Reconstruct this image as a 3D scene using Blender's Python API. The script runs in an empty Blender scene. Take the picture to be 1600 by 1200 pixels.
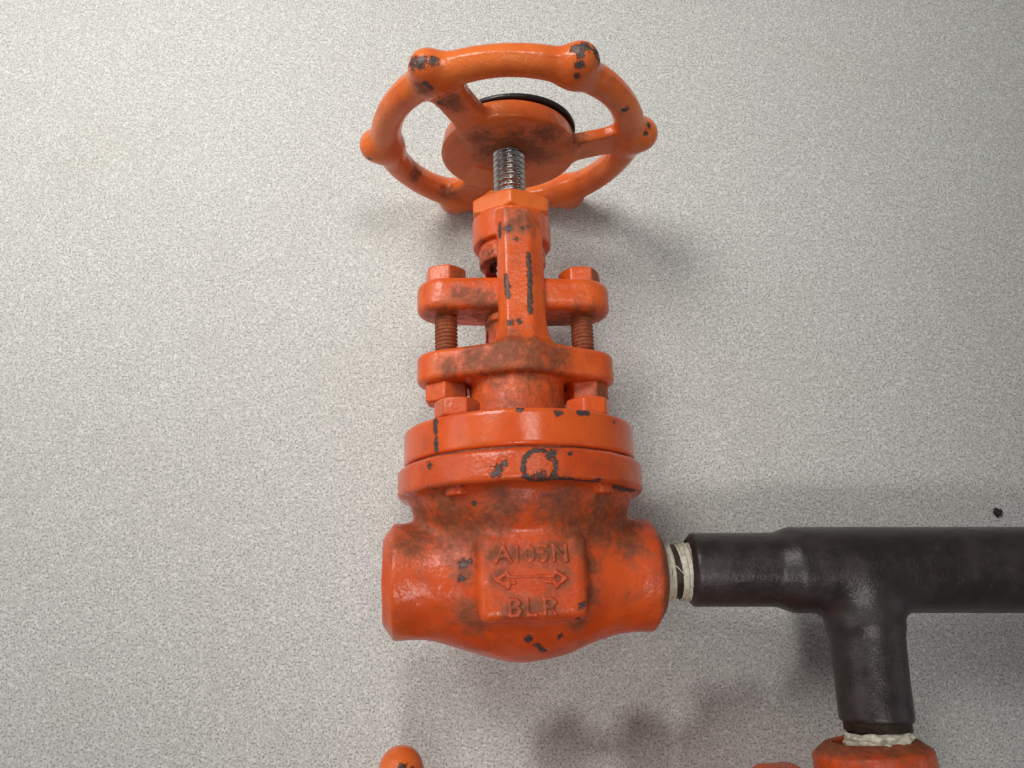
import bpy, bmesh, math, random
import numpy as np
from mathutils import Vector, Euler, noise as mnoise

R = math.radians
scene = bpy.context.scene
col = scene.collection
MM = 0.001

# ------------------------------------------------------------------ camera
CAM_H, CAM_TILT = 0.371, 17.25
cam_d = bpy.data.cameras.new("camera")
cam_d.sensor_width = 36.0
cam_d.lens = 36.0 * 1256 / 1600
cam_d.clip_start = 0.01
cam_d.clip_end = 50
cam = bpy.data.objects.new("camera", cam_d)
cam.location = (0, -CAM_H * math.tan(R(CAM_TILT)), CAM_H)
cam.rotation_euler = (R(CAM_TILT), 0, 0)
col.objects.link(cam)
scene.camera = cam

# ------------------------------------------------------------------ light
world = bpy.data.worlds.new("World")
scene.world = world
world.use_nodes = True
bg = world.node_tree.nodes["Background"]
bg.inputs[0].default_value = (0.90, 0.93, 1.0, 1)
bg.inputs[1].default_value = 0.13
scene.view_settings.view_transform = 'Standard'
scene.view_settings.look = 'None'
scene.view_settings.exposure = 0
scene.view_settings.gamma = 1


def area(name, loc, target, sx, sy, power, color):
    d = bpy.data.lights.new(name, 'AREA')
    d.shape = 'RECTANGLE'
    d.size, d.size_y = sx, sy
    d.energy = power
    d.color = color
    o = bpy.data.objects.new(name, d)
    o.location = loc
    v = Vector(target) - Vector(loc)
    o.rotation_euler = v.to_track_quat('-Z', 'Y').to_euler()
    col.objects.link(o)
    return o




def spot(name, loc, target, power, color, soft, deg, blend):
    d = bpy.data.lights.new(name, 'SPOT')
    d.energy, d.color, d.shadow_soft_size, d.spot_size, d.spot_blend = power, color, soft, R(deg), blend
    o = bpy.data.objects.new(name, d)
    o.location = loc
    o.rotation_euler = (Vector(target) - Vector(loc)).to_track_quat('-Z', 'Y').to_euler()
    col.objects.link(o)
    return o


spot("ceiling_lamp_far_left", (-0.50, 0.50, 0.90), (-0.24, 0.14, 0), 46, (1.0, 0.98, 0.935), 0.27, 62, 1.0)
spot("ceiling_lamp_overhead", (0.22, 0.20, 1.15), (0.04, 0.31, 0), 19, (1.0, 0.985, 0.95), 0.14, 44, 1.0)
area("window_light_left", (-1.1, 0.15, 0.70), (0, 0, 0.05), 1.2, 0.5, 2.8, (1.0, 0.965, 0.94))
area("window_light_right", (1.1, -0.35, 0.40), (0.1, 0, 0), 0.25, 0.25, 0.4, (0.9, 0.95, 1.0))
spot("near_side_spot", (0.02, -0.66, 1.20), (0.045, -0.12, 0), 23, (1.0, 0.97, 0.93), 0.12, 20, 1.0)  # near-side spot; narrow cone added to stand in for a person's shadow


# ------------------------------------------------------------------ helpers


def tag(o, label=None, cat=None, group=None, kind=None):
    if label: o['label'] = label
    if cat: o['category'] = cat
    if group: o['group'] = group
    if kind: o['kind'] = kind
    return o


def empty(name, loc=(0, 0, 0)):
    o = bpy.data.objects.new(name, None)
    o.location = loc
    o.empty_display_size = 0.02
    col.objects.link(o)
    return o


def link(name, me, mat, parent=None):
    o = bpy.data.objects.new(name, me)
    if mat is not None and not me.materials:
        me.materials.append(mat)
    col.objects.link(o)
    if parent is not None:
        o.parent = parent
    return o


def mesh_np(name, V, F, smooth=True):
    """V in mm (N,3); F list/array of quads"""
    me = bpy.data.meshes.new(name)
    V = np.asarray(V, np.float32) * MM
    F = np.asarray(F, np.int32)
    n = F.shape[1]
    me.vertices.add(len(V))
    me.vertices.foreach_set("co", V.ravel())
    me.loops.add(F.size)
    me.loops.foreach_set("vertex_index", F.ravel())
    me.polygons.add(len(F))
    me.polygons.foreach_set("loop_start", np.arange(0, F.size, n, dtype=np.int32))
    me.polygons.foreach_set("loop_total", np.full(len(F), n, np.int32))
    me.polygons.foreach_set("use_smooth", np.full(len(F), smooth, bool))
    me.update()
    me.validate()
    return me


def nets(f, lo, hi, h):
    """surface nets of the signed distance f(x,y,z) on a grid"""
    ax = [np.arange(lo[i], hi[i] + h, h, dtype=np.float32) for i in range(3)]
    X, Y, Z = np.meshgrid(*ax, indexing='ij')
    D = f(X, Y, Z).astype(np.float32)
    S = D < 0
    nx, ny, nz = D.shape
    c = [(i, j, k) for i in (0, 1) for j in (0, 1) for k in (0, 1)]
    def sub(A, o):
        return A[o[0]:nx - 1 + o[0], o[1]:ny - 1 + o[1], o[2]:nz - 1 + o[2]]
    cnt = sum(sub(S, o).astype(np.int8) for o in c)
    act = (cnt > 0) & (cnt < 8)
    I = np.argwhere(act)
    idx = np.full(act.shape, -1, np.int32)
    idx[act] = np.arange(len(I))
    acc = np.zeros((len(I), 3), np.float64)
    n = np.zeros(len(I))
    vals = {o: D[I[:, 0] + o[0], I[:, 1] + o[1], I[:, 2] + o[2]] for o in c}
    for a in c:
        for d in range(3):
            if a[d] == 0:
                b = tuple(a[q] + (1 if q == d else 0) for q in range(3))
                va, vb = vals[a], vals[b]
                m = (va < 0) != (vb < 0)
                t = np.where(m, va / np.where(m, va - vb, 1), 0)
                p = np.tile(np.array(a, float), (len(I), 1))
                p[:, d] += t
                acc[m] += p[m]
                n += m
    V = (I + acc / n[:, None]) * h + np.array(lo)
    quads = []
    for d in range(3):
        e1, e2 = [(1, 2), (2, 0), (0, 1)][d]
        sl0 = [slice(None)] * 3; sl1 = [slice(None)] * 3
        sl0[d] = slice(0, -1); sl1[d] = slice(1, None)
        A, B = S[tuple(sl0)], S[tuple(sl1)]
        E = np.argwhere(A != B)
        ok = (E[:, e1] > 0) & (E[:, e2] > 0) & (E[:, e1] < D.shape[e1] - 1) & (E[:, e2] < D.shape[e2] - 1)
        E = E[ok]
        flip = A[E[:, 0], E[:, 1], E[:, 2]]
        q = []
        for (u, v) in ((1, 1), (0, 1), (0, 0), (1, 0)):
            P = E.copy(); P[:, e1] -= u; P[:, e2] -= v
            q.append(idx[P[:, 0], P[:, 1], P[:, 2]])
        q = np.stack(q, 1)
        q[~flip] = q[~flip][:, ::-1]
        quads.append(q)
    return V, np.concatenate(quads)


def smin(a, b, k):
    h = np.clip(0.5 + 0.5 * (b - a) / k, 0, 1)
    return b * (1 - h) + a * h - k * h * (1 - h)


def smax(a, b, k):
    return -smin(-a, -b, k)


def rcyl(rad, ht, r, half, rnd):
    """rounded cylinder from radial distance rad, axial coordinate ht"""
    dx = rad - r + rnd; dy = np.abs(ht) - half + rnd
    return np.minimum(np.maximum(dx, dy), 0) + np.hypot(np.maximum(dx, 0), np.maximum(dy, 0)) - rnd


def rbox(x, y, z, bx, by, bz, rnd):
    a = np.abs(x) - bx + rnd; b = np.abs(y) - by + rnd; c = np.abs(z) - bz + rnd
    o = np.sqrt(np.maximum(a, 0)**2 + np.maximum(b, 0)**2 + np.maximum(c, 0)**2)
    return o + np.minimum(np.maximum(a, np.maximum(b, c)), 0) - rnd


def capsule(x, y, z, a, b, ra, rb=None):
    rb = ra if rb is None else rb
    a = np.array(a, float); b = np.array(b, float); d = b - a
    t = np.clip(((x - a[0]) * d[0] + (y - a[1]) * d[1] + (z - a[2]) * d[2]) / (d @ d), 0, 1)
    return np.sqrt((x - a[0] - t * d[0])**2 + (y - a[1] - t * d[1])**2 + (z - a[2] - t * d[2])**2) - (ra + (rb - ra) * t)


def stadium(x, z, hx, re, rc):
    """plan distance of an oval flange: ends of radius re at +-hx hulled with a centre of radius rc"""
    ax = np.abs(x)
    L = hx
    s = (rc - re) / L
    c = math.sqrt(max(0.0, 1 - s * s))
    # hull of two circles
    az = np.abs(z)
    t = np.clip((ax - az * s / c) / L, 0, 1)
    return np.hypot(ax - t * L, az) - (rc + (re - rc) * t)


def extr(d2, h, half, rnd):
    a = d2 + rnd; b = np.abs(h) - half + rnd
    return np.minimum(np.maximum(a, b), 0) + np.hypot(np.maximum(a, 0), np.maximum(b, 0)) - rnd


def marks(me, chips_shade=(), dirts=()):
    """float attributes chip / dirt, in the part's own coordinates (mm).
    chip: (x,y,z,r) spot, (x,y,z,r,ringradius) ring, or ((p),(q),r) scratch between two points"""
    n = len(me.vertices)
    P = np.empty(n * 3, np.float32); me.vertices.foreach_get("co", P)
    P = P.reshape(-1, 3) / MM
    def fld(L):
        a = np.full(n, -1.0, np.float32)
        for c in L:
            if len(c) == 3:
                p = np.array(c[0], float); q = np.array(c[1], float); d = q - p
                t = np.clip((P - p) @ d / (d @ d), 0, 1)
                v = 1 - np.linalg.norm(P - p - t[:, None] * d, axis=1) / c[2]
            else:
                d = np.linalg.norm(P - np.array(c[:3]), axis=1)
                v = 1 - d / c[3] if len(c) == 4 else 1 - np.abs(d - c[4]) / c[3]
            a = np.maximum(a, v)
        return np.clip(a, -1, 1)
    for nm, L in (('chip_shade', chips_shade), ('dirt', dirts)):
        at = me.attributes.new(nm, 'FLOAT', 'POINT')
        at.data.foreach_set('value', fld(L))
    return me


def revolve(prof, seg=64, axis='y', rfun=None):
    """prof: list of (h, r); returns V,F of a surface of revolution about the axis (open ends get points at r~0)"""
    V = []
    for (h, r) in prof:
        for i in range(seg):
            t = 2 * math.pi * i / seg
            rr = r if rfun is None else rfun(h, r, t)
            c, s = rr * math.cos(t), rr * math.sin(t)
            V.append((c, h, -s) if axis == 'y' else (h, c, s))
    F = []
    for k in range(len(prof) - 1):
        for i in range(seg):
            j = (i + 1) % seg
            F.append((k * seg + i, k * seg + j, (k + 1) * seg + j, (k + 1) * seg + i))
    return np.array(V), F


def bm_mesh(name, bm, smooth_angle=None):
    bmesh.ops.recalc_face_normals(bm, faces=bm.faces[:])
    me = bpy.data.meshes.new(name)
    bmesh.ops.scale(bm, vec=(MM, MM, MM), verts=bm.verts)
    bm.to_mesh(me); bm.free()
    if smooth_angle is not None:
        me.polygons.foreach_set("use_smooth", [True] * len(me.polygons))
        me.set_sharp_from_angle(angle=R(smooth_angle))
    return me


def hex_mesh(name, rc, h0, h1, chamfer_top=True, chamfer_bot=False, phase=0, hole=0, dome=0, bevel=0.5):
    """hexagonal nut/head about the y axis between h0 and h1, corners clipped by the usual cone"""
    def f(X, Y, Z):
        a = np.full(X.shape, -1e9, np.float32)
        rin = rc * math.cos(math.pi / 6)
        for k in range(6):
            t = R(phase) + math.pi / 6 + k * math.pi / 3
            a = smax(a, X * math.cos(t) + Z * math.sin(t) - rin, 0.45) if k else X * math.cos(t) + Z * math.sin(t) - rin
        d = extr(a, Y - (h0 + h1) / 2, (h1 - h0) / 2, bevel)
        rad = np.hypot(X, Z)
        if chamfer_top: d = smax(d, (rad - rin * 0.99) * 0.5 + (Y - h1) * 0.866 , 0.4)
        if chamfer_bot: d = smax(d, (rad - rin * 0.99) * 0.5 + (h0 - Y) * 0.866, 0.4)
        if dome: d = smin(d, np.sqrt(X**2 + (Y - h1 + 1.0)**2 * (rin * .8 / dome)**2 + Z**2) * (dome / (rin * .8)) - dome, 0.6)
        if hole: d = smax(d, hole - rad, 0.3)
        return d
    V, F = nets(f, (-rc - 2, h0 - 2, -rc - 2), (rc + 2, h1 + dome + 2, rc + 2), 0.5)
    return mesh_np(name, V, F)


def thread_mesh(name, r, h0, h1, pitch, depth, seg=40, step=0.22, sharp=1.0, cap=True):
    hs = np.arange(h0, h1 + 1e-6, step)
    prof = [(h, r) for h in hs]
    def rf(h, rr, t):
        ph = (h / pitch - t / (2 * math.pi)) % 1.0
        tri = 0.5 + 0.5 * math.cos(2 * math.pi * ph)
        return rr - depth * (1 - tri ** sharp)
    V, F = revolve(prof, seg, 'y', rf)
    F = list(F)
    V = list(map(tuple, V))
    if cap:
        for base, h, rev in ((0, h0, True), ((len(prof) - 1) * seg, h1, False)):
            V.append((0, h, 0)); c = len(V) - 1
            for i in range(0, seg):
                j = (i + 1) % seg
                F.append((base + i, c, c, base + j) if not rev else (base + j, c, c, base + i))
    me = bpy.data.meshes.new(name)
    me.from_pydata([tuple(x * MM for x in v) for v in V], [], [tuple(dict.fromkeys(f)) for f in F])
    me.polygons.foreach_set("use_smooth", [True] * len(me.polygons))
    me.update()
    return me

# ------------------------------------------------------------------ materials


class NT:
    def __init__(s, name):
        s.m = bpy.data.materials.new(name); s.m.use_nodes = True
        s.t = s.m.node_tree
        s.b = s.t.nodes["Principled BSDF"]
        s.out = s.t.nodes["Material Output"]
        tc = s.n('ShaderNodeTexCoord')
        vm = s.n('ShaderNodeVectorMath', operation='SCALE'); vm.inputs['Scale'].default_value = 1000
        s.l(tc.outputs['Object'], vm.inputs[0])
        s.co = vm.outputs[0]          # object coordinates in millimetres
    def n(s, t, **k):
        o = s.t.nodes.new(t)
        for a, b in k.items(): setattr(o, a, b)
        return o
    def l(s, a, b): s.t.links.new(a, b)
    def set(s, inp, v):
        if isinstance(v, (int, float)): inp.default_value = v
        elif isinstance(v, tuple): inp.default_value = v if len(v) == 4 or len(inp.default_value) == 3 else v + (1,)
        else: s.l(v, inp)
    def noise(s, size, detail=3, rough=.5, dist=0, off=0, dims='3D', vec=None):
        o = s.n('ShaderNodeTexNoise', noise_dimensions=dims)
        o.inputs['Scale'].default_value = 1.0 / size
        o.inputs['Detail'].default_value = detail
        o.inputs['Roughness'].default_value = rough
        o.inputs['Distortion'].default_value = dist
        v = vec or s.co
        if off:
            a = s.n('ShaderNodeVectorMath', operation='ADD'); s.l(v, a.inputs[0]); a.inputs[1].default_value = (off, off * .7, off * 1.3); v = a.outputs[0]
        s.l(v, o.inputs['Vector'])
        return o.outputs['Fac']
    def math(s, op, a, b=0.0, clamp=False):
        o = s.n('ShaderNodeMath', operation=op, use_clamp=clamp)
        s.set(o.inputs[0], a); s.set(o.inputs[1], b)
        return o.outputs[0]
    def ramp(s, v, lo, hi, a=0.0, b=1.0):
        o = s.n('ShaderNodeMapRange', interpolation_type='SMOOTHSTEP')
        s.set(o.inputs['Value'], v)
        for q, x in zip(('From Min', 'From Max', 'To Min', 'To Max'), (lo, hi, a, b)): o.inputs[q].default_value = x
        return o.outputs[0]
    def mix(s, f, a, b):
        o = s.n('ShaderNodeMix', data_type='RGBA')
        s.set(o.inputs[0], f); s.set(o.inputs[6], a); s.set(o.inputs[7], b)
        return o.outputs[2]
    def mixf(s, f, a, b):
        o = s.n('ShaderNodeMix', data_type='FLOAT')
        s.set(o.inputs[0], f); s.set(o.inputs[2], a); s.set(o.inputs[3], b)
        return o.outputs[0]
    def attr(s, name):
        o = s.n('ShaderNodeAttribute', attribute_name=name); return o.outputs['Fac']
    def bump(s, h, dist_mm, strength=1.0, prev=None):
        o = s.n('ShaderNodeBump'); o.inputs['Distance'].default_value = dist_mm * MM; o.inputs['Strength'].default_value = strength
        s.l(h, o.inputs['Height'])
        if prev is not None: s.l(prev, o.inputs['Normal'])
        return o.outputs[0]


def paint(name, base, deep, rough=.30, dirt_amt=1.0, random_chips=0.0, bumpy=1.0):
    m = NT(name)
    big = m.noise(14, 3)
    c = m.mix(m.ramp(big, .35, .7), base, deep)
    # thin dusty film that comes and goes
    film = m.ramp(m.noise(9, 5, .62, off=31), .50, .78)
    c = m.mix(m.math('MULTIPLY', film, .50 * dirt_amt), c, (.27, .070, .026))
    # small brown specks
    sp = m.ramp(m.noise(1.3, 2, .5, off=7), .70, .76)
    c = m.mix(m.math('MULTIPLY', sp, .55), c, (.16, .045, .02))
    # grime where the part carries it
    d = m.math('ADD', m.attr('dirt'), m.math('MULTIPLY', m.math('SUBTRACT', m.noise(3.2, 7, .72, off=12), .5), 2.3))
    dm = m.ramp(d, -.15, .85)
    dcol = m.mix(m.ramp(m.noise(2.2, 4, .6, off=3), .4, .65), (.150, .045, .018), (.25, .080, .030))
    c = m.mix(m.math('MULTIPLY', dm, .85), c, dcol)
    # chipped paint, plus the shade painted into the bushing hollow
    k = m.math('ADD', m.attr('chip_shade'), m.math('MULTIPLY', m.math('SUBTRACT', m.noise(1.5, 6, .72, off=21), .5), 3.0))
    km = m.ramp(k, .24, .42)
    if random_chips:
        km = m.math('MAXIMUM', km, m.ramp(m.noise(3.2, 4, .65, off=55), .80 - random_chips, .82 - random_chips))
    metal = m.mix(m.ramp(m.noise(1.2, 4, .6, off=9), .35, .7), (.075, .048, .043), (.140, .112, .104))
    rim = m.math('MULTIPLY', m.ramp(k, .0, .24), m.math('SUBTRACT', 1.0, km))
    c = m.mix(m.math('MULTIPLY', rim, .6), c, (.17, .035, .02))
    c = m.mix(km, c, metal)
    m.l(c, m.b.inputs['Base Color'])
    r = m.mixf(film, rough, rough + .10)
    r = m.mixf(dm, r, .62)
    r = m.mixf(km, r, .50)
    m.l(r, m.b.inputs['Roughness'])
    m.l(m.math('MULTIPLY', km, .45), m.b.inputs['Metallic'])
    b1 = m.bump(m.noise(7, 2, .4, off=2), .55 * bumpy)
    b2 = m.bump(m.noise(1.5, 4, .6, off=5), .20 * bumpy, prev=b1)
    b3 = m.bump(m.math('MULTIPLY', dm, m.noise(.7, 3, .6, off=14)), .16, prev=b2)
    b4 = m.bump(m.math('SUBTRACT', 1.0, km), .16, prev=b3)
    m.l(b4, m.b.inputs['Normal'])
    return m.m


ORANGE = (.80, .135, .022)
DEEP = (.70, .085, .012)
M_body = paint("orange_paint_body", (.70, .096, .016), (.60, .070, .012), .24, 1.15)
M_disc = paint("orange_paint_smooth", (.78, .118, .019), (.70, .088, .014), .20, .8, 0.0, .25)
M_yoke = paint("orange_paint_yoke", (.77, .126, .021), (.69, .092, .014), .26, 1.0)
M_wheel = paint("orange_paint_wheel", (.84, .185, .034), (.78, .140, .024), .24, .8, .015, .9)
M_letter = paint("orange_paint_lettering", (.70, .095, .018), (.50, .060, .014), .33, 1.4)


def m_stem():
    m = NT("polished_steel")
    m.b.inputs['Metallic'].default_value = 1
    m.l(m.mix(m.noise(2.5, 4), (.62, .60, .57), (.34, .33, .32)), m.b.inputs['Base Color'])
    m.l(m.ramp(m.noise(3, 3, off=4), .3, .7, .18, .38), m.b.inputs['Roughness'])
    return m.m


def m_black_steel():
    m = NT("black_pipe_steel")
    a = m.noise(11, 5, .6)
    c = m.mix(m.ramp(a, .35, .7), (.036, .029, .028), (.062, .050, .048))
    s = m.ramp(m.noise(6, 6, .68, off=8), .56, .74)
    c = m.mix(m.math('MULTIPLY', s, .35), c, (.085, .080, .082))
    rs = m.ramp(m.noise(17, 4, .6, off=18), .58, .75)
    c = m.mix(m.math('MULTIPLY', rs, .5), c, (.060, .034, .026))
    m.l(m.mix(m.ramp(m.attr('dirt'), 0.0, .8), c, (.055, .05, .047)), m.b.inputs['Base Color'])
    m.l(m.mixf(s, m.ramp(a, .3, .7, .26, .40), .5), m.b.inputs['Roughness'])
    m.b.inputs['Metallic'].default_value = .35
    b1 = m.bump(m.noise(5, 4, .55, off=2), .35)
    b2 = m.bump(m.noise(.9, 4, .65, off=6), .14, prev=b1)
    m.l(b2, m.b.inputs['Normal'])
    return m.m


def m_tape():
    m = NT("thread_seal_tape")
    a = m.noise(1.6, 5, .65)
    c = m.mix(m.ramp(a, .3, .65), (.42, .38, .28), (.70, .67, .56))
    m.l(m.mix(m.ramp(m.attr('dirt'), 0.1, .9), c, (.17, .135, .085)), m.b.inputs['Base Color'])
    m.b.inputs['Roughness'].default_value = .55
    m.l(m.bump(m.noise(.7, 4, .6), .15), m.b.inputs['Normal'])
    return m.m


def m_plain(name, c1, c2, rough, size=4, metal=0.0, bump=.08):
    m = NT(name)
    m.l(m.mix(m.ramp(m.noise(size, 4, .6), .35, .65), c1, c2), m.b.inputs['Base Color'])
    m.b.inputs['Roughness'].default_value = rough
    m.b.inputs['Metallic'].default_value = metal
    m.l(m.bump(m.noise(size * .4, 3, off=3), bump), m.b.inputs['Normal'])
    return m.m


def m_table():
    m = NT("speckled_grey_laminate")
    g1 = m.noise(.88, 1.5, .5)
    g2 = m.noise(.62, 1, .5, off=40)
    g3 = m.noise(2.6, 2, .5, off=80)
    base = m.mix(m.ramp(g3, .35, .65), (.535, .535, .505), (.59, .585, .555))
    dk = m.ramp(g1, .52, .63)
    c = m.mix(m.math('MULTIPLY', dk, .78), base, (.22, .22, .205))
    dk2 = m.ramp(g2, .66, .72)
    c = m.mix(m.math('MULTIPLY', dk2, .8), c, (.12, .115, .11))
    lt = m.ramp(m.noise(.92, 2, .55, off=120), .55, .63)
    c = m.mix(m.math('MULTIPLY', lt, .7), c, (.80, .79, .76))
    # faint stains and handling grease
    st = m.ramp(m.noise(60, 4, .6, off=200), .45, .72)
    c = m.mix(m.math('MULTIPLY', st, .10), c, (.42, .36, .27))
    m.l(c, m.b.inputs['Base Color'])
    m.l(m.ramp(m.noise(25, 4, .6, off=300), .3, .7, .54, .60), m.b.inputs['Roughness'])
    m.b.inputs['Specular IOR Level'].default_value = .32
    b1 = m.bump(m.noise(.8, 2, .5, off=50), .05)
    m.l(b1, m.b.inputs['Normal'])
    return m.m


M_stem = m_stem()
M_pipe = m_black_steel()
M_tape = m_tape()
M_core = m_plain("dark_threaded_steel", (.030, .022, .016), (.060, .042, .028), .5, 3, .3)
M_black = m_plain("black_plate", (.012, .012, .013), (.022, .022, .024), .35, 5)
M_crumb = m_plain("dark_crumb", (.02, .014, .012), (.045, .03, .025), .8, .6, 0, .2)
M_table = m_table()

# ------------------------------------------------------------------ table top (the surface everything rests on)
bm = bmesh.new()
bmesh.ops.create_grid(bm, x_segments=8, y_segments=8, size=1200)
table = link('table_surface', bm_mesh('table_surface', bm), M_table)
table.location.z = -0.0008
tag(table, kind='structure')

# ------------------------------------------------------------------ the gate valve (x along the flow, y along the stem, z out of its front)
FLANGE_R = 47.7


def body_sdf(X, Y, Z):
    ax = np.abs(X)
    rx = np.hypot(Y, Z)
    port = rcyl(rx, X, 21.4, 52.9, .6)
    port = smax(port, (rx - 21.4) * .60 + (ax - 48.9) * .80, .2)       # bevelled ends
    port = smax(port, -rcyl(rx, ax - 53, 13.2, 14, .3), .4)            # bored sockets
    bowl = (np.sqrt((X / 39.0)**2 + (Y / 30.6)**2 + (Z / 29.0)**2) - 1) * 29
    bowl = smax(bowl, Y - 20, 6)
    # neck barrel, wide at the flange, narrowing into the bowl
    t = np.clip((Y - 4) / 26.0, 0, 1); t = t * t * (3 - 2 * t)
    a = 27 + 16.5 * t; b = 26.5 + 12.0 * t
    neck = (np.sqrt((X / a)**2 + (Z / b)**2) - 1) * b * .9
    neck = smax(neck, -(Y + 6), 4); neck = smax(neck, Y - 36, 1)
    d = smin(smin(port, bowl, 8), neck, 6)
    # flange with its swollen lower edge
    rad = np.hypot(X, Z)
    fl = rcyl(rad, Y - 35.8, FLANGE_R, 5.6, 1.6)
    d = smin(d, fl, 3.2)
    # raised panel that carries the cast marking
    pn = rbox(X - 0.0, Y + 1.3, Z - 20, 19.2, 14.6, 11.2, 4.0)
    pn = smax(pn, -rcyl(rx, X, 1, 1, .1), .1)
    d = smin(d, pn, 4.2)
    pb = rbox(X - 0.5, Y - .2, Z + 20, 18.5, 14.6, 10.4, 2.6)
    d = smin(d, pb, 2.2)
    # heat shrunk casting unevenness
    d = d + .16 * np.sin(X * .31 + 1.3 * np.sin(Y * .23)) * np.sin(Z * .27 + Y * .19)
    return d


BODY_CHIPS = [
    (1.3, 34.7, 47.6, 1.15, 5.6), (1.4, 30.8, 47.3, 3.036), (5.6, 38.5, 47.3, 2.484), ((6.7, 30.5, 46.4), (22.3, 30.1, 40.4), 1.43),
    (22.1, 30.2, 41.1, 1.84), ((29.6, 29.5, 32.1), (40.3, 29.9, 19.2), 1.65), (-12.8, 33.7, 46, 2.576), (-14.3, 32.3, 45.5, 1.656),
    (-10.4, 35.9, 46.6, 1.656), (-33.7, 30.2, 29.4, 1.472), (-24.5, 30.2, 36.1, 1.564), (-3.9, 31.3, 47.4, 1.288),
    ((-35.5, 42.3, 26.4), (-35.5, 37.6, 31.9), 1.4), (12.3, 39.1, 46.2, 1.196), (-23.9, 4.6, 24, 2.3), (-21.7, 5.2, 24.8, 1.472),
    (-24.7, -0.6, 24.2, 1.748), (-1.2, -21.7, 20.3, 2.024), (10.1, -21.2, 19.7, 1.748), (-8.6, -3.5, 31.9, 1.196),
    (15.4, -15.5, 28.5, 1.564), (16.6, -11.1, 30.9, 2.024), (-20, 24.6, 32.7, 1.288), ((1.7, -23.8, 18.1), (4.8, -26.2, 14.8), 1.4)]
BODY_DIRT = [
    (-27.7, 17.9, 21.6, 14.85), (-38.3, 21.1, 11.3, 12.15), (-19.7, 15.1, 25.7, 12.15), (-14.1, 18.8, 31.3, 9.45),
    (16.2, 14.5, 27.9, 12.15), (25.5, 17.6, 23.3, 13.5), (35.6, 19.8, 14.4, 12.15), (-29.2, 24.2, 26.3, 10.8),
    (-9.5, 24, 35.8, 9.45), (10.9, 22.4, 34.5, 12.15), (26, 23.4, 28.3, 10.8), (-39.5, 15.7, 14.7, 10.8),
    (-42.9, 12.3, 17.6, 9.45), (16.6, 9.8, 30.8, 6.75), (-23.9, 2.4, 24.3, 6.75), (20.9, 3.4, 25.5, 6.75),
    (20.3, -7.6, 25.5, 6.75), (-22.7, -12.8, 21.5, 8.1), (-9.6, 6.8, 31.8, 5.4), (-1.8, 6.6, 31.6, 5.4),
    (6.1, 6.9, 31.4, 6.75), (10.1, 6.3, 31.9, 5.4), (-12, -1.5, 31.8, 5.4), (8.4, -2.3, 31.3, 5.4),
    (-7.9, -11, 32, 5.4), (-1.3, -11.2, 31.3, 5.4), (4.2, -10.9, 32, 5.4), (38, 10.3, 18.8, 9.45),
    (-20.5, -16.1, 20.3, 6.75), (16.8, -17.3, 21.5, 5.4), (53, 0, 0, 6, 17), (-13, 6.9, 31, 4.6),
    (-10, 6.9, 31, 4.6), (-6, 6.9, 31, 4.6), (-2, 6.9, 31, 4.6), (2, 6.9, 31, 4.6),
    (6, 6.9, 31, 4.6), (10, 6.9, 31, 4.6), (-8, -11, 31, 4.4), (-4, -11, 31, 4.4),
    (0, -11, 31, 4.4), (4, -11, 31, 4.4), (-12, -2, 31, 4.2), (10.5, -2, 31, 4.2)]
DISC_CHIPS = [
    ((-33.4, 55.6, 30.4), (-33.4, 50.5, 30.9), 1.4), ((-33.2, 48.3, 31.1), (-33.4, 43.7, 30.8), 1.4), (-4.7, 55, 45.2, 1.472), (9.2, 53.7, 44.6, 1.932),
    ((17, 54.5, 42.2), (20.3, 54.8, 40.7), 1.4), (31.8, 53.2, 32.6, 1.15)]
YOKE_CHIPS = [
    ((-6.6, 140.7, 16.7), (-6.7, 135.3, 16.5), 1.4), (-3.5, 137.5, 19.2, 2.024), (-0.3, 132.9, 19.3, 1.288), (2.3, 137.9, 19.2, 1.196),
    (4.6, 138.3, 19.1, 1.196), ((4.4, 126.2, 19.3), (4.5, 114.2, 19.4), 1.4), ((4.5, 114.2, 19.4), (4.2, 101, 19.6), 1.43), (4.3, 103.2, 19.5, 1.748),
    (-4.6, 111.3, 19.4, 1.748), ((-5.1, 117, 19), (-4.4, 107.5, 19.4), 1.4), (-4.1, 96.6, 19.9, 1.564), (-0.5, 97.1, 19.8, 1.656)]
YOKE_DIRT = [
    (-4.1, 84.5, 23.5, 13.5), (-11.4, 79, 20.8, 12.15), (4.4, 77.1, 22.7, 12.15), (-18.5, 82.5, 17.6, 9.45),
    (13.8, 81.9, 19.7, 9.45), (2.1, 141, 19.2, 9.45), (-3.2, 138, 19.2, 5.4), (-7.6, 86.1, 22.6, 9.45),
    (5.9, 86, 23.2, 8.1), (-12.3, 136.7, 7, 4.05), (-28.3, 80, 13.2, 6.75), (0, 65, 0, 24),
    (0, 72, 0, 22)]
WHEEL_CHIPS = [
    (-41.6, 189.3, 51.8, 3.312), (-38, 189.2, 54.1, 2.944), (-33.6, 189.2, 54, 2.576), (-36.8, 183.4, 47.8, 1.656),
    (-34.8, 182.9, 46.2, 1.38), (19.7, 191.2, 61.6, 2.944), (23.3, 192.1, 62.2, 3.312), (27.8, 191, 60.2, 3.128),
    (21.5, 188.8, 61.8, 2.3), (21.2, 185.8, 59.9, 2.392), (20.8, 183.5, 55.7, 1.748), (29.2, 189.3, 58.1, 2.208),
    (45, 185.2, 33.6, 2.024), (58.8, 186.7, 15, 1.564), (60.2, 190.1, 15.8, 1.84), (58.6, 240.2, -55.8, 1.472),
    (-61.8, 184.2, -7.6, 1.196), (-31.1, 185.8, 33.1, 1.472), (-39.2, 187.3, 52.8, 2.024)]
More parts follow.
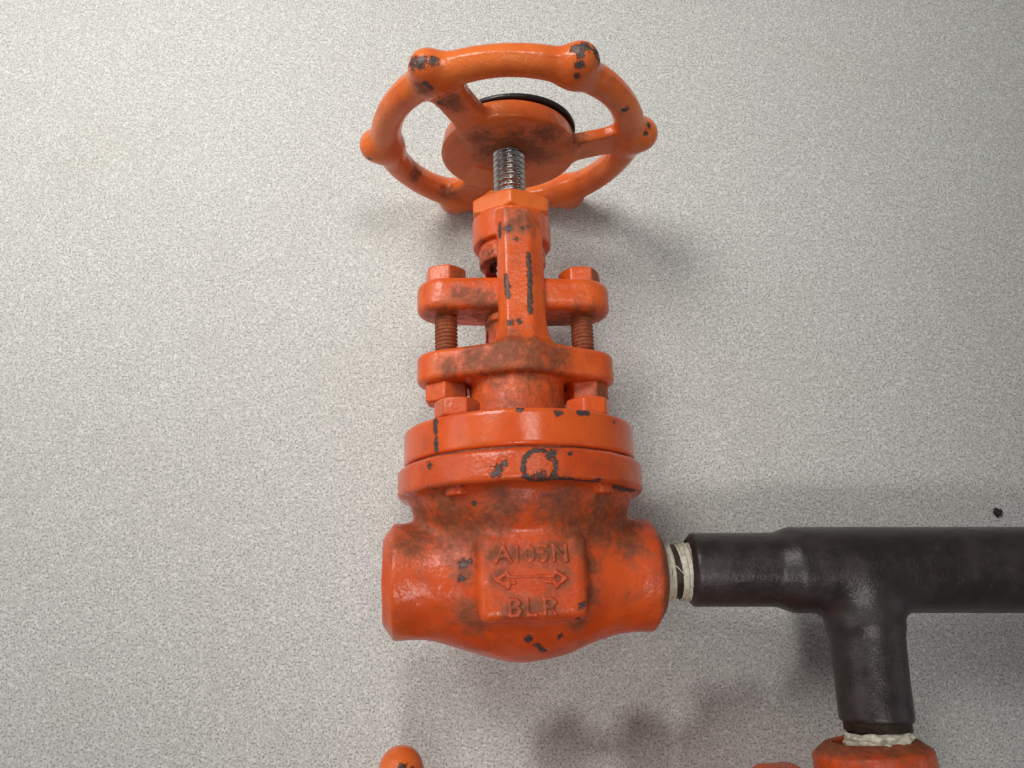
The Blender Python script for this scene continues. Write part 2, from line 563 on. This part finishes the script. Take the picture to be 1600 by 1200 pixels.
WHEEL_DIRT = [
    (0.5, 183, 9.2, 16.2), (-7.4, 183.1, 3.7, 13.5), (9.5, 183, 4.7, 14.85), (0.5, 172.4, 6.1, 12.15),
    (-13.8, 182, 14.9, 9.45), (13.3, 182.6, 17.9, 9.45), (-26.3, 185.4, 34, 6.75), (-38, 183.5, 44.1, 5.4),
    (28.4, 185.6, 11.7, 6.75), (-41.3, 188.3, -25.5, 6.75), (-25.9, 186.9, -40.2, 6.75)]
GLAND_DIRT = [
    (-15.1, 108.6, 12.4, 8.1), (-9.9, 106.4, 11, 8.1), (-22.8, 111.4, 12.1, 5.4), (-12, 102.4, 3.2, 10.8),
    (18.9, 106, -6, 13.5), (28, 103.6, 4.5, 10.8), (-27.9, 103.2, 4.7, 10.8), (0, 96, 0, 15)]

WHEEL_S = 191.0


def wheel_sdf(X, Y, Z):
    y = Y - WHEEL_S
    rad = np.hypot(X, Z)
    th = np.arctan2(Z, X)
    # rim, a touch flattened, bead radius breathing slightly between the knobs
    q = np.hypot(rad - 54.0, (y) * .96)
    rim = q - (6.25 + .25 * np.cos(6 * (th - R(7.5))))
    rim = rim - .35 * np.exp(-((y + .8 + .5 * np.sin(2 * th)) / .7)**2)      # parting line of the casting
    d = rim
    for k in range(6):
        a = R(7.5 + 60 * k)
        ca, sa = math.cos(a), math.sin(a)
        rr = 7.9
        kb = capsule(X, y, Z, (55.3 * ca, .0, 55.3 * sa), (59.3 * ca, 0, 59.3 * sa), rr, rr - .4)
        d = smin(d, kb, 4.6)
    sp = None
    for k in (0, 2, 4):
        a = R(7.5 + 60 * k)
        u = X * math.cos(a) + Z * math.sin(a)
        v = -X * math.sin(a) + Z * math.cos(a)
        # the flat spoke dips from the rim down to the hub
        yc = -5.6 + 4.2 * np.clip((u - 28) / 22, 0, 1)
        w = 7.4 + 2.0 * np.clip((34 - u) / 16, 0, 1)**1.5 + 1.4 * np.clip((u - 42) / 8, 0, 1)
        s_ = extr(np.abs(v) - w, y - yc, 2.9, 1.4)
        s_ = smax(s_, 14 - u, 1); s_ = smax(s_, u - 51, 1)
        sp = s_ if sp is None else smin(sp, s_, 2)
    d = smin(d, sp, 2.6)
    hub = rcyl(rad, y + 3.7, 30.0 - .16 * (y + 7.5), 4.9, 1.5)
    hub = smax(hub, -(np.sqrt((rad / 23.0)**2 + ((y + 9.9) / 2.0)**2) - 1) * 2.0, 1.2)
    d = smin(d, hub, 2.0)
    return d


def yoke_sdf(X, Y, Z):
    rad = np.hypot(X, Z)
    neck = rcyl(rad, Y - 67, 19.3, 12, .5)
    fl = extr(stadium(X, Z, 28.4, 12.0, 23.6), Y - 82.4, 6.2, 2.2)
    d = smin(neck, fl, 1.6)
    # collar at the top
    top = rcyl(rad, Y - 143.6, 16.7, 6.6, .8)
    for sgn in (1, -1):
        z = Z * sgn
        # arm: half hexagon section, its foot flowing out over the flange
        foot = np.clip((102 - Y) / 14, 0, 1)
        w = 9.4 + 3.0 * foot**2 - .5 * np.clip((Y - 115) / 40, 0, 1)
        yc = 14.2 - .4 * np.clip((Y - 90) / 50, 0, 1) + 0.8 * foot
        X1 = X - 1.7 * sgn
        sec = np.maximum(np.abs(X1) - w, np.abs(z - yc) - 5.2)
        # facets on the outer side
        fac = np.maximum((X1) * .62 + (z - yc) * .785 - 6.2, (-X1) * .86 + (z - yc) * .51 - 8.4)
        sec = smax(sec, fac, .8)
        arm = smax(sec, Y - 147.4, 1.2)
        arm = smax(arm, 86 - Y, .5)
        d = smin(d, arm, 5.5)
        top = smin(top, arm, .9)
    d = smin(d, top, .9)
    # hollow for bushing and stem
    d = smax(d, -rcyl(rad, Y - 118, 7.8, 60, .2), .3)
    hol = rcyl(rad, Y - 113, 13.2, 24.2, .5)
    return smax(d, -smax(hol, 88.6 - Y, .3), .5)


def gland_sdf(X, Y, Z):
    rad = np.hypot(X, Z)
    fl = extr(stadium(X, Z, 28.6, 11.8, 13.2), Y - 112.9, 6.9, 3.3)
    tube = rcyl(rad, Y - 98, 11.0, 12, .4)
    lip = rcyl(rad, Y - 103.6, 12.6, 1.7, .8)
    d = smin(fl, smin(tube, lip, .8), .7)
    return smax(d, 7.2 - rad, .3)


def seg2(u, v, a, b):
    dx, dy = b[0] - a[0], b[1] - a[1]
    t = np.clip(((u - a[0]) * dx + (v - a[1]) * dy) / (dx * dx + dy * dy), 0, 1)
    return np.hypot(u - a[0] - t * dx, v - a[1] - t * dy)


GLYPH = {
    'A': [[(0, 0), (.5, 1), (1, 0)], [(.22, .36), (.78, .36)]],
    '1': [[(.15, .8), (.5, 1), (.5, 0)]],
    '0': [[(.5, 1), (.1, .82), (0, .5), (.1, .18), (.5, 0), (.9, .18), (1, .5), (.9, .82), (.5, 1)]],
    '5': [[(.95, 1), (.1, 1), (.05, .55), (.55, .62), (.95, .42), (.9, .12), (.5, 0), (.05, .08)]],
    'N': [[(0, 0), (0, 1), (1, 0), (1, 1)]],
    'B': [[(0, 0), (0, 1), (.65, .97), (.88, .78), (.65, .54), (0, .52)], [(.65, .54), (.98, .28), (.7, .02), (0, 0)]],
    'L': [[(0, 1), (0, 0), (.9, 0)]],
    'R': [[(0, 0), (0, 1), (.65, .98), (.92, .76), (.65, .52), (0, .5)], [(.45, .5), (.95, 0)]],
}
SEGS = []


def put(ch, x, y, w, h):
    for pl in GLYPH[ch]:
        for a, b in zip(pl, pl[1:]):
            SEGS.append(((x + a[0] * w, y + a[1] * h), (x + b[0] * w, y + b[1] * h)))


TX, TY = -0.1, -1.7
for ch, x, w in (('A', -12.8, 5.2), ('1', -6.3, 2.0), ('0', -2.6, 2.9), ('5', 1.9, 3.2), ('N', 7.5, 4.3)):
    put(ch, TX + x, TY + 6.0, w, 5.0)
for ch, x, w in (('B', -8.4, 3.6), ('L', -2.3, 3.2), ('R', 3.6, 3.9)):
    put(ch, TX + x, TY - 12.0, w, 5.2)
for a, b in (((-12.8, .2), (-9.0, 2.4)), ((-9.0, 2.4), (-8.2, 1.2)), ((-12.8, .2), (-9.0, -2.4)), ((-9.0, -2.4), (-8.4, -1.0)),
             ((-8.3, 1.0), (7.0, 1.0)), ((8.0, 2.4), (11.3, .2)), ((11.3, .2), (8.0, -2.4)), ((7.0, 1.0), (8.0, 2.4)), ((7.2, -1.0), (8.0, -2.4)), ((-9.6, -.9), (-6.5, -.9)), ((4.5, -.9), (7.2, -.9))):
    SEGS.append(((TX + a[0], TY - .2 + a[1]), (TX + b[0], TY - .2 + b[1])))


def letter_sdf(X, Y, Z):
    u, v = X[:, :, 0], Y[:, :, 0]
    d = np.full(u.shape, 1e9)
    for a, b in SEGS:
        d = smin(d, seg2(u, v, a, b) - .92, .7)
    d = d + .14 * np.sin(u * 2.3 + 1.7 * np.sin(v * 1.1)) * np.sin(v * 1.9 + u * .7)      # cast and overpainted, so uneven
    d = d[:, :, None]
    return smax(d + .12, Z - 32.0, 1.1)


def valve_prototype():
    root = empty('gate_valve')
    V, F = nets(body_sdf, (-57, -33, -51), (57, 44.0, 51), .8)
    body = link('body', marks(mesh_np('valve_body', V, F), BODY_CHIPS, BODY_DIRT), M_body, root)
    V, F = nets(letter_sdf, (-14.5, -15, 29.6), (15, 13.5, 32.9), .33)
    let = marks(mesh_np('cast_lettering', V, F), (), [(TX + q, TY + w, 31, 3.4) for q in (-11, -7, -3, 1, 5, 9, 11) for w in (8.5,)] + [(TX + q, TY + w, 31, 3.4) for q in (-7, -3, 1, 5) for w in (-9.5,)])
    link('lettering', let, M_letter, body)
    # blunt bolt ends showing on the underside of the body flange
    for bx, bz in ((25.5, 30), (-25.5, 30), (25.5, -30), (-25.5, -30)):
        def f(X, Y, Z, bx=bx, bz=bz): return rcyl(np.hypot(X - bx, Z - bz), Y - 33.5, 4.6, 6.2, .9)
        V, F = nets(f, (bx - 7, 25, bz - 7), (bx + 7, 41, bz + 7), .6)
        link('bolt_end', marks(mesh_np('bolt_end', V, F)), M_body, body)
    # gasket and bonnet disc
    V, F = nets(lambda X, Y, Z: rcyl(np.hypot(X, Z), Y - 42.0, 44.2, 1.6, .2), (-46, 39, -46), (46, 45, 46), .7)
    link('gasket', marks(mesh_np('gasket', V, F), (), [(0, 42, 0, 200)]), M_yoke, root)
    def disc(X, Y, Z):
        rad = np.hypot(X, Z)
        d = rcyl(rad, Y - 49.3, 45.5, 6.7, 1.1)
        return smin(d, rcyl(rad, Y - 56.2, 22.5, 1.0, .6), 1.0)
    V, F = nets(disc, (-48, 40.5, -48), (48, 60, 48), .72)
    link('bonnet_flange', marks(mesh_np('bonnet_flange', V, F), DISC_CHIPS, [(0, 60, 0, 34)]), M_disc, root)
    V, F = nets(yoke_sdf, (-43, 55, -24), (43, 156, 24), .7)
    link('yoke', marks(mesh_np('yoke', V, F), YOKE_CHIPS, YOKE_DIRT), M_yoke, root)
    # screws that hold the bonnet down
    for k, (bx, bz, ph) in enumerate(((-25.5, 27, 8), (23.5, 27, 52), (-32.5, -12, 20), (33.5, -13, 5))):
        me = hex_mesh('bonnet_screw', 8.6, 56.0, 62.9, True, phase=ph)
        me.transform(__import__('mathutils').Matrix.Translation((bx * MM, 0, bz * MM)))
        link('bonnet_screw', marks(me, (), [(bx, 66, bz, 8)] if k != 1 else ()), M_yoke, root)
    # long bolts through yoke flange and gland flange
    V, F = nets(gland_sdf, (-43, 84, -17), (43, 122, 17), .65)
    link('gland_flange', marks(mesh_np('gland_flange', V, F), (), GLAND_DIRT), M_yoke, root)
    for sx in (-1, 1):
        me = thread_mesh('gland_bolt', 4.8, 66, 121, 1.62, .62, 36, .2)
        me.transform(__import__('mathutils').Matrix.Translation((sx * 28.5 * MM, 0, 0)))
        b = link('gland_bolt', marks(me, (), [(sx * 28.5, 95, 0, 60)]), M_yoke, root)
        for nm, a0, a1, rc, ph, dm in (('nut', 119.2, 126.6, 9.0, 22 if sx < 0 else 5, 2.2 if sx > 0 else 1.0), ('bolt_head', 68.6, 76.6, 9.3, 38 if sx < 0 else 12, 0)):
            me = hex_mesh(nm, rc, a0, a1, nm == 'nut', nm != 'nut', phase=ph, dome=dm)
            me.transform(__import__('mathutils').Matrix.Translation((sx * 28.5 * MM, 0, 0)))
            link(nm, marks(me, (), [(sx * 28.5 + 6, (a0 + a1) / 2, 5, 7)]), M_yoke, b)
    # threaded bushing in the yoke head and its locking nut
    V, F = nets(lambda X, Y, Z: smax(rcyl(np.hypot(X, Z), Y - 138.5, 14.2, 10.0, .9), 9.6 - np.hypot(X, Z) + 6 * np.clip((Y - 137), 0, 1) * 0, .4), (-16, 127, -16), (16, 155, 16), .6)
    link('yoke_bushing', marks(mesh_np('yoke_bushing', V, F), [(0, 131, 0, 15)], [(-9, 127, 6, 9)]), M_yoke, root)  # dark spot painted in the bore stands for the shade inside it
    me = hex_mesh('yoke_nut', 18.5, 149.0, 157.4, True, True, phase=90 + 6, hole=7.3, bevel=.8)
    link('yoke_nut', marks(me), M_wheel, root)
    me = thread_mesh('stem', 7.1, 84, 187, 2.6, 1.05, 56, .16, .8)
    st = link('stem', marks(me), M_stem, root)
    V, F = nets(wheel_sdf, (-69, 178, -69), (69, 201, 69), .72)
    wh = link('handwheel', marks(mesh_np('handwheel', V, F), WHEEL_CHIPS, WHEEL_DIRT), M_wheel, root)
    V, F = nets(lambda X, Y, Z: rcyl(np.hypot(X - 2.0, Z), Y - 194.4, 28.2, 1.1, .6), (-31, 192, -31), (31, 198, 31), .6)
    link('hub_plate', marks(mesh_np('hub_plate', V, F)), M_black, wh)
    V, F = nets(lambda X, Y, Z: rcyl(np.hypot(X, Z), Y - 196, 6.5, 7.5, .8), (-9, 192, -9), (9, 206, 9), .6)
    link('stem_tip', marks(mesh_np('stem_tip', V, F)), M_stem, st)
    return root


def copy_tree(o, parent=None):
    c = o.copy(); col.objects.link(c); c.parent = parent
    for ch in o.children: copy_tree(ch, c)
    return c


TAU, YAW, ROLL = 1.35, 1.8, 5.8
valve = valve_prototype()
tag(valve, "upright orange gate valve with its whole handwheel in view, left of the dark tee", "gate valve", "orange gate valves")
valve.rotation_mode = 'YXZ'
valve.rotation_euler = (R(TAU), R(ROLL), R(YAW))
valve.location = (4.3 * MM, -94.8 * MM, 55 * MM)

valve2 = copy_tree(valve)
tag(valve2, "orange gate valve mostly cut off by the bottom edge, screwed below the dark tee branch", "gate valve", "orange gate valves")
valve2.rotation_euler = (R(4.7), R(0), R(94.2))
valve2.location = (137.0 * MM, -205.6 * MM, 46 * MM)
for ch in valve2.children:
    if ch.name.startswith(('handwheel', 'stem')):
        ch.location = (0, -18.5 * MM, 0)

# ------------------------------------------------------------------ dark steel tee
TEE = (135.0, -91.3, 50.0)


def tee_sdf(X, Y, Z):
    r = np.hypot(Y, Z)
    t = np.clip((X + 33.0) / 6.5, 0, 1)
    rr = 14.1 + 2.3 * t
    run = (r - rr)
    run = smax(run, -68.0 - X, .6)
    run = smax(run, (r - 13.9) * .6 + (-65 - X) * .8, .5)
    run = smax(run, X - 130, .5)
    rb = np.hypot(X, Z)
    br = rb - (13.2 + .5 * np.clip((Y + 40) / 15, 0, 1) + .9 * np.clip((Y + 25.5) / 4, 0, 1))
    br = smax(br, -56 - Y, .6); br = smax(br, Y, .5)
    br = smax(br, (rb - 13.0) * .6 + (-54.5 - Y) * .8, .5)
    d = smin(run, br, 5.0)
    d = smax(d, -rcyl(r, X + 68, 11.0, 14, .3), .3)
    d = smax(d, -rcyl(rb, Y + 56, 11.4, 12, .3), .3)
    return d


tee = empty('pipe_tee', tuple(v * MM for v in TEE))
tag(tee, "dark black steel pipe tee running off the right edge with a short branch pointing down", "pipe tee")
V, F = nets(tee_sdf, (-70, -58, -18.5), (132, 18.5, 18.5), .85)
link('tee_body', marks(mesh_np('tee_body', V, F), (), [(-29, 0, 14, 7), (-4, -14, 14, 13), (14, -12, 12, 9), (-6, -30, 13, 8)]), M_pipe, tee)


def tape_mesh(name, r, e0, e1, axis, ridges, amp, lump=0.0, seed=1, seg=96, nh=40):
    """wound seal tape: a closed sleeve about the axis whose edges e0(t), e1(t) wander"""
    V = []
    for k in range(nh + 1):
        f = k / nh
        for i in range(seg):
            t = 2 * math.pi * i / seg
            a, b = e0(t), e1(t)
            h = a + (b - a) * f
            rr = r - amp * (.5 - .5 * math.cos(2 * math.pi * (ridges * f + .0 * t))) - .9 * max(0, 1 - 8 * min(f, 1 - f)) ** 2
            p = Vector((h * .8, math.cos(t) * r * .35, math.sin(t) * r * .35))
            rr += lump * mnoise.noise(p + Vector((seed * 7, 0, 0))) + .12 * mnoise.noise(p * 3)
            c, s = rr * math.cos(t), rr * math.sin(t)
            V.append((h, c, s) if axis == 'x' else (c, h, -s))
    F = []
    for k in range(nh):
        for i in range(seg):
            j = (i + 1) % seg
            F.append((k * seg + i, k * seg + j, (k + 1) * seg + j, (k + 1) * seg + i))
    return mesh_np(name, V, F)


# nipple between the first valve and the tee (t = 90 deg faces up)
nip = empty('pipe_nipple', (62.2 * MM, -92.2 * MM, 50 * MM))
nip.rotation_euler = (0, R(3), R(1))
tag(nip, "short threaded nipple wrapped in white tape between the upright valve and the tee", "pipe nipple", "taped pipe nipples")
V, F = revolve([(-13, 10.0), (13, 10.0)], 48, 'x')
link('nipple_thread', mesh_np('nipple_thread', V, F), M_core, nip)
# dark bare thread turns are visible between the two windings
me = thread_mesh('bare_thread', 10.25, -6, 6, 1.8, .7, 64, .15, cap=False)
me.transform(Euler((0, 0, -math.pi / 2)).to_matrix().to_4x4())
link('bare_thread', marks(me), M_core, nip)
slant = lambda t: -1.0 * math.cos(t) 
link('thread_tape', marks(tape_mesh('thread_tape', 11.0, lambda t: -11, lambda t: .3 - .5 * math.sin(t) - .7 * math.cos(t) , 'x', 5.5, .75, .15, 1), (), [(-6, 9, 0, 9)]), M_tape, nip)
link('thread_tape', marks(tape_mesh('thread_tape', 11.3, lambda t: 1.5 - .9 * math.cos(t) + .3 * math.sin(t), lambda t: 10.0, 'x', 4.5, .7, .15, 2), (), [(0, 9, 0, 9)]), M_tape, nip)
# loose strand of tape bridging the gap
bm = bmesh.new()
pts = [Vector((-1.4, 1.6, 11.0)), Vector((-.3, .8, 11.4)), Vector((.9, -.6, 11.5)), Vector((2.2, -1.9, 11.2))]
prev = None
for p in pts:
    ring = [bm.verts.new(p + Vector((.2 * math.cos(a), .2 * math.sin(a), .25 * math.sin(a)))) for a in [i * math.pi / 3 for i in range(6)]]
    if prev:
        for i in range(6): bm.faces.new((prev[i], prev[(i + 1) % 6], ring[(i + 1) % 6], ring[i]))
    prev = ring
link('tape_strand', bm_mesh('tape_strand', bm, 80), M_tape, nip)

# nipple between branch and the second valve
nip2 = empty('pipe_nipple', (135.0 * MM, -150.6 * MM, 50 * MM))
tag(nip2, "short nipple with crumpled white tape between the tee branch and the cut off valve", "pipe nipple", "taped pipe nipples")
V, F = revolve([(-12, 10.6), (1.2, 10.6), (1.4, 11.9), (12, 11.9)], 64, 'y')
link('nipple_thread', marks(mesh_np('nipple_thread', V, F)), M_core, nip2)
link('thread_tape', marks(tape_mesh('thread_tape', 12.1, lambda t: -9, lambda t: 1.3 + .9 * mnoise.noise(Vector((math.cos(t) * 2, math.sin(t) * 2, 4))) + .7 * math.cos(t), 'y', 3.5, .3, 1.3, 3, 120, 50), (), [(-3, -1.5, 11, 2.4), (-1, -2.6, 11, 2), (8, -3, 8, 2.5)]), M_tape, nip2)

# ------------------------------------------------------------------ a crumb on the table
rnd = random.Random(4)
bm = bmesh.new()
bmesh.ops.create_icosphere(bm, subdivisions=3, radius=1.9)
for v in bm.verts:
    v.co *= 1 + .75 * mnoise.noise(v.co * .9 + Vector((3, 1, 7)))
    v.co.z *= .6
me = bm_mesh('crumb', bm, 60)
crumb = link('crumb', me, M_crumb)
crumb.location = (0.2238, -0.0620, 0.0)
tag(crumb, "small dark crumb lying on the grey table above the tee at the right edge", "crumb")
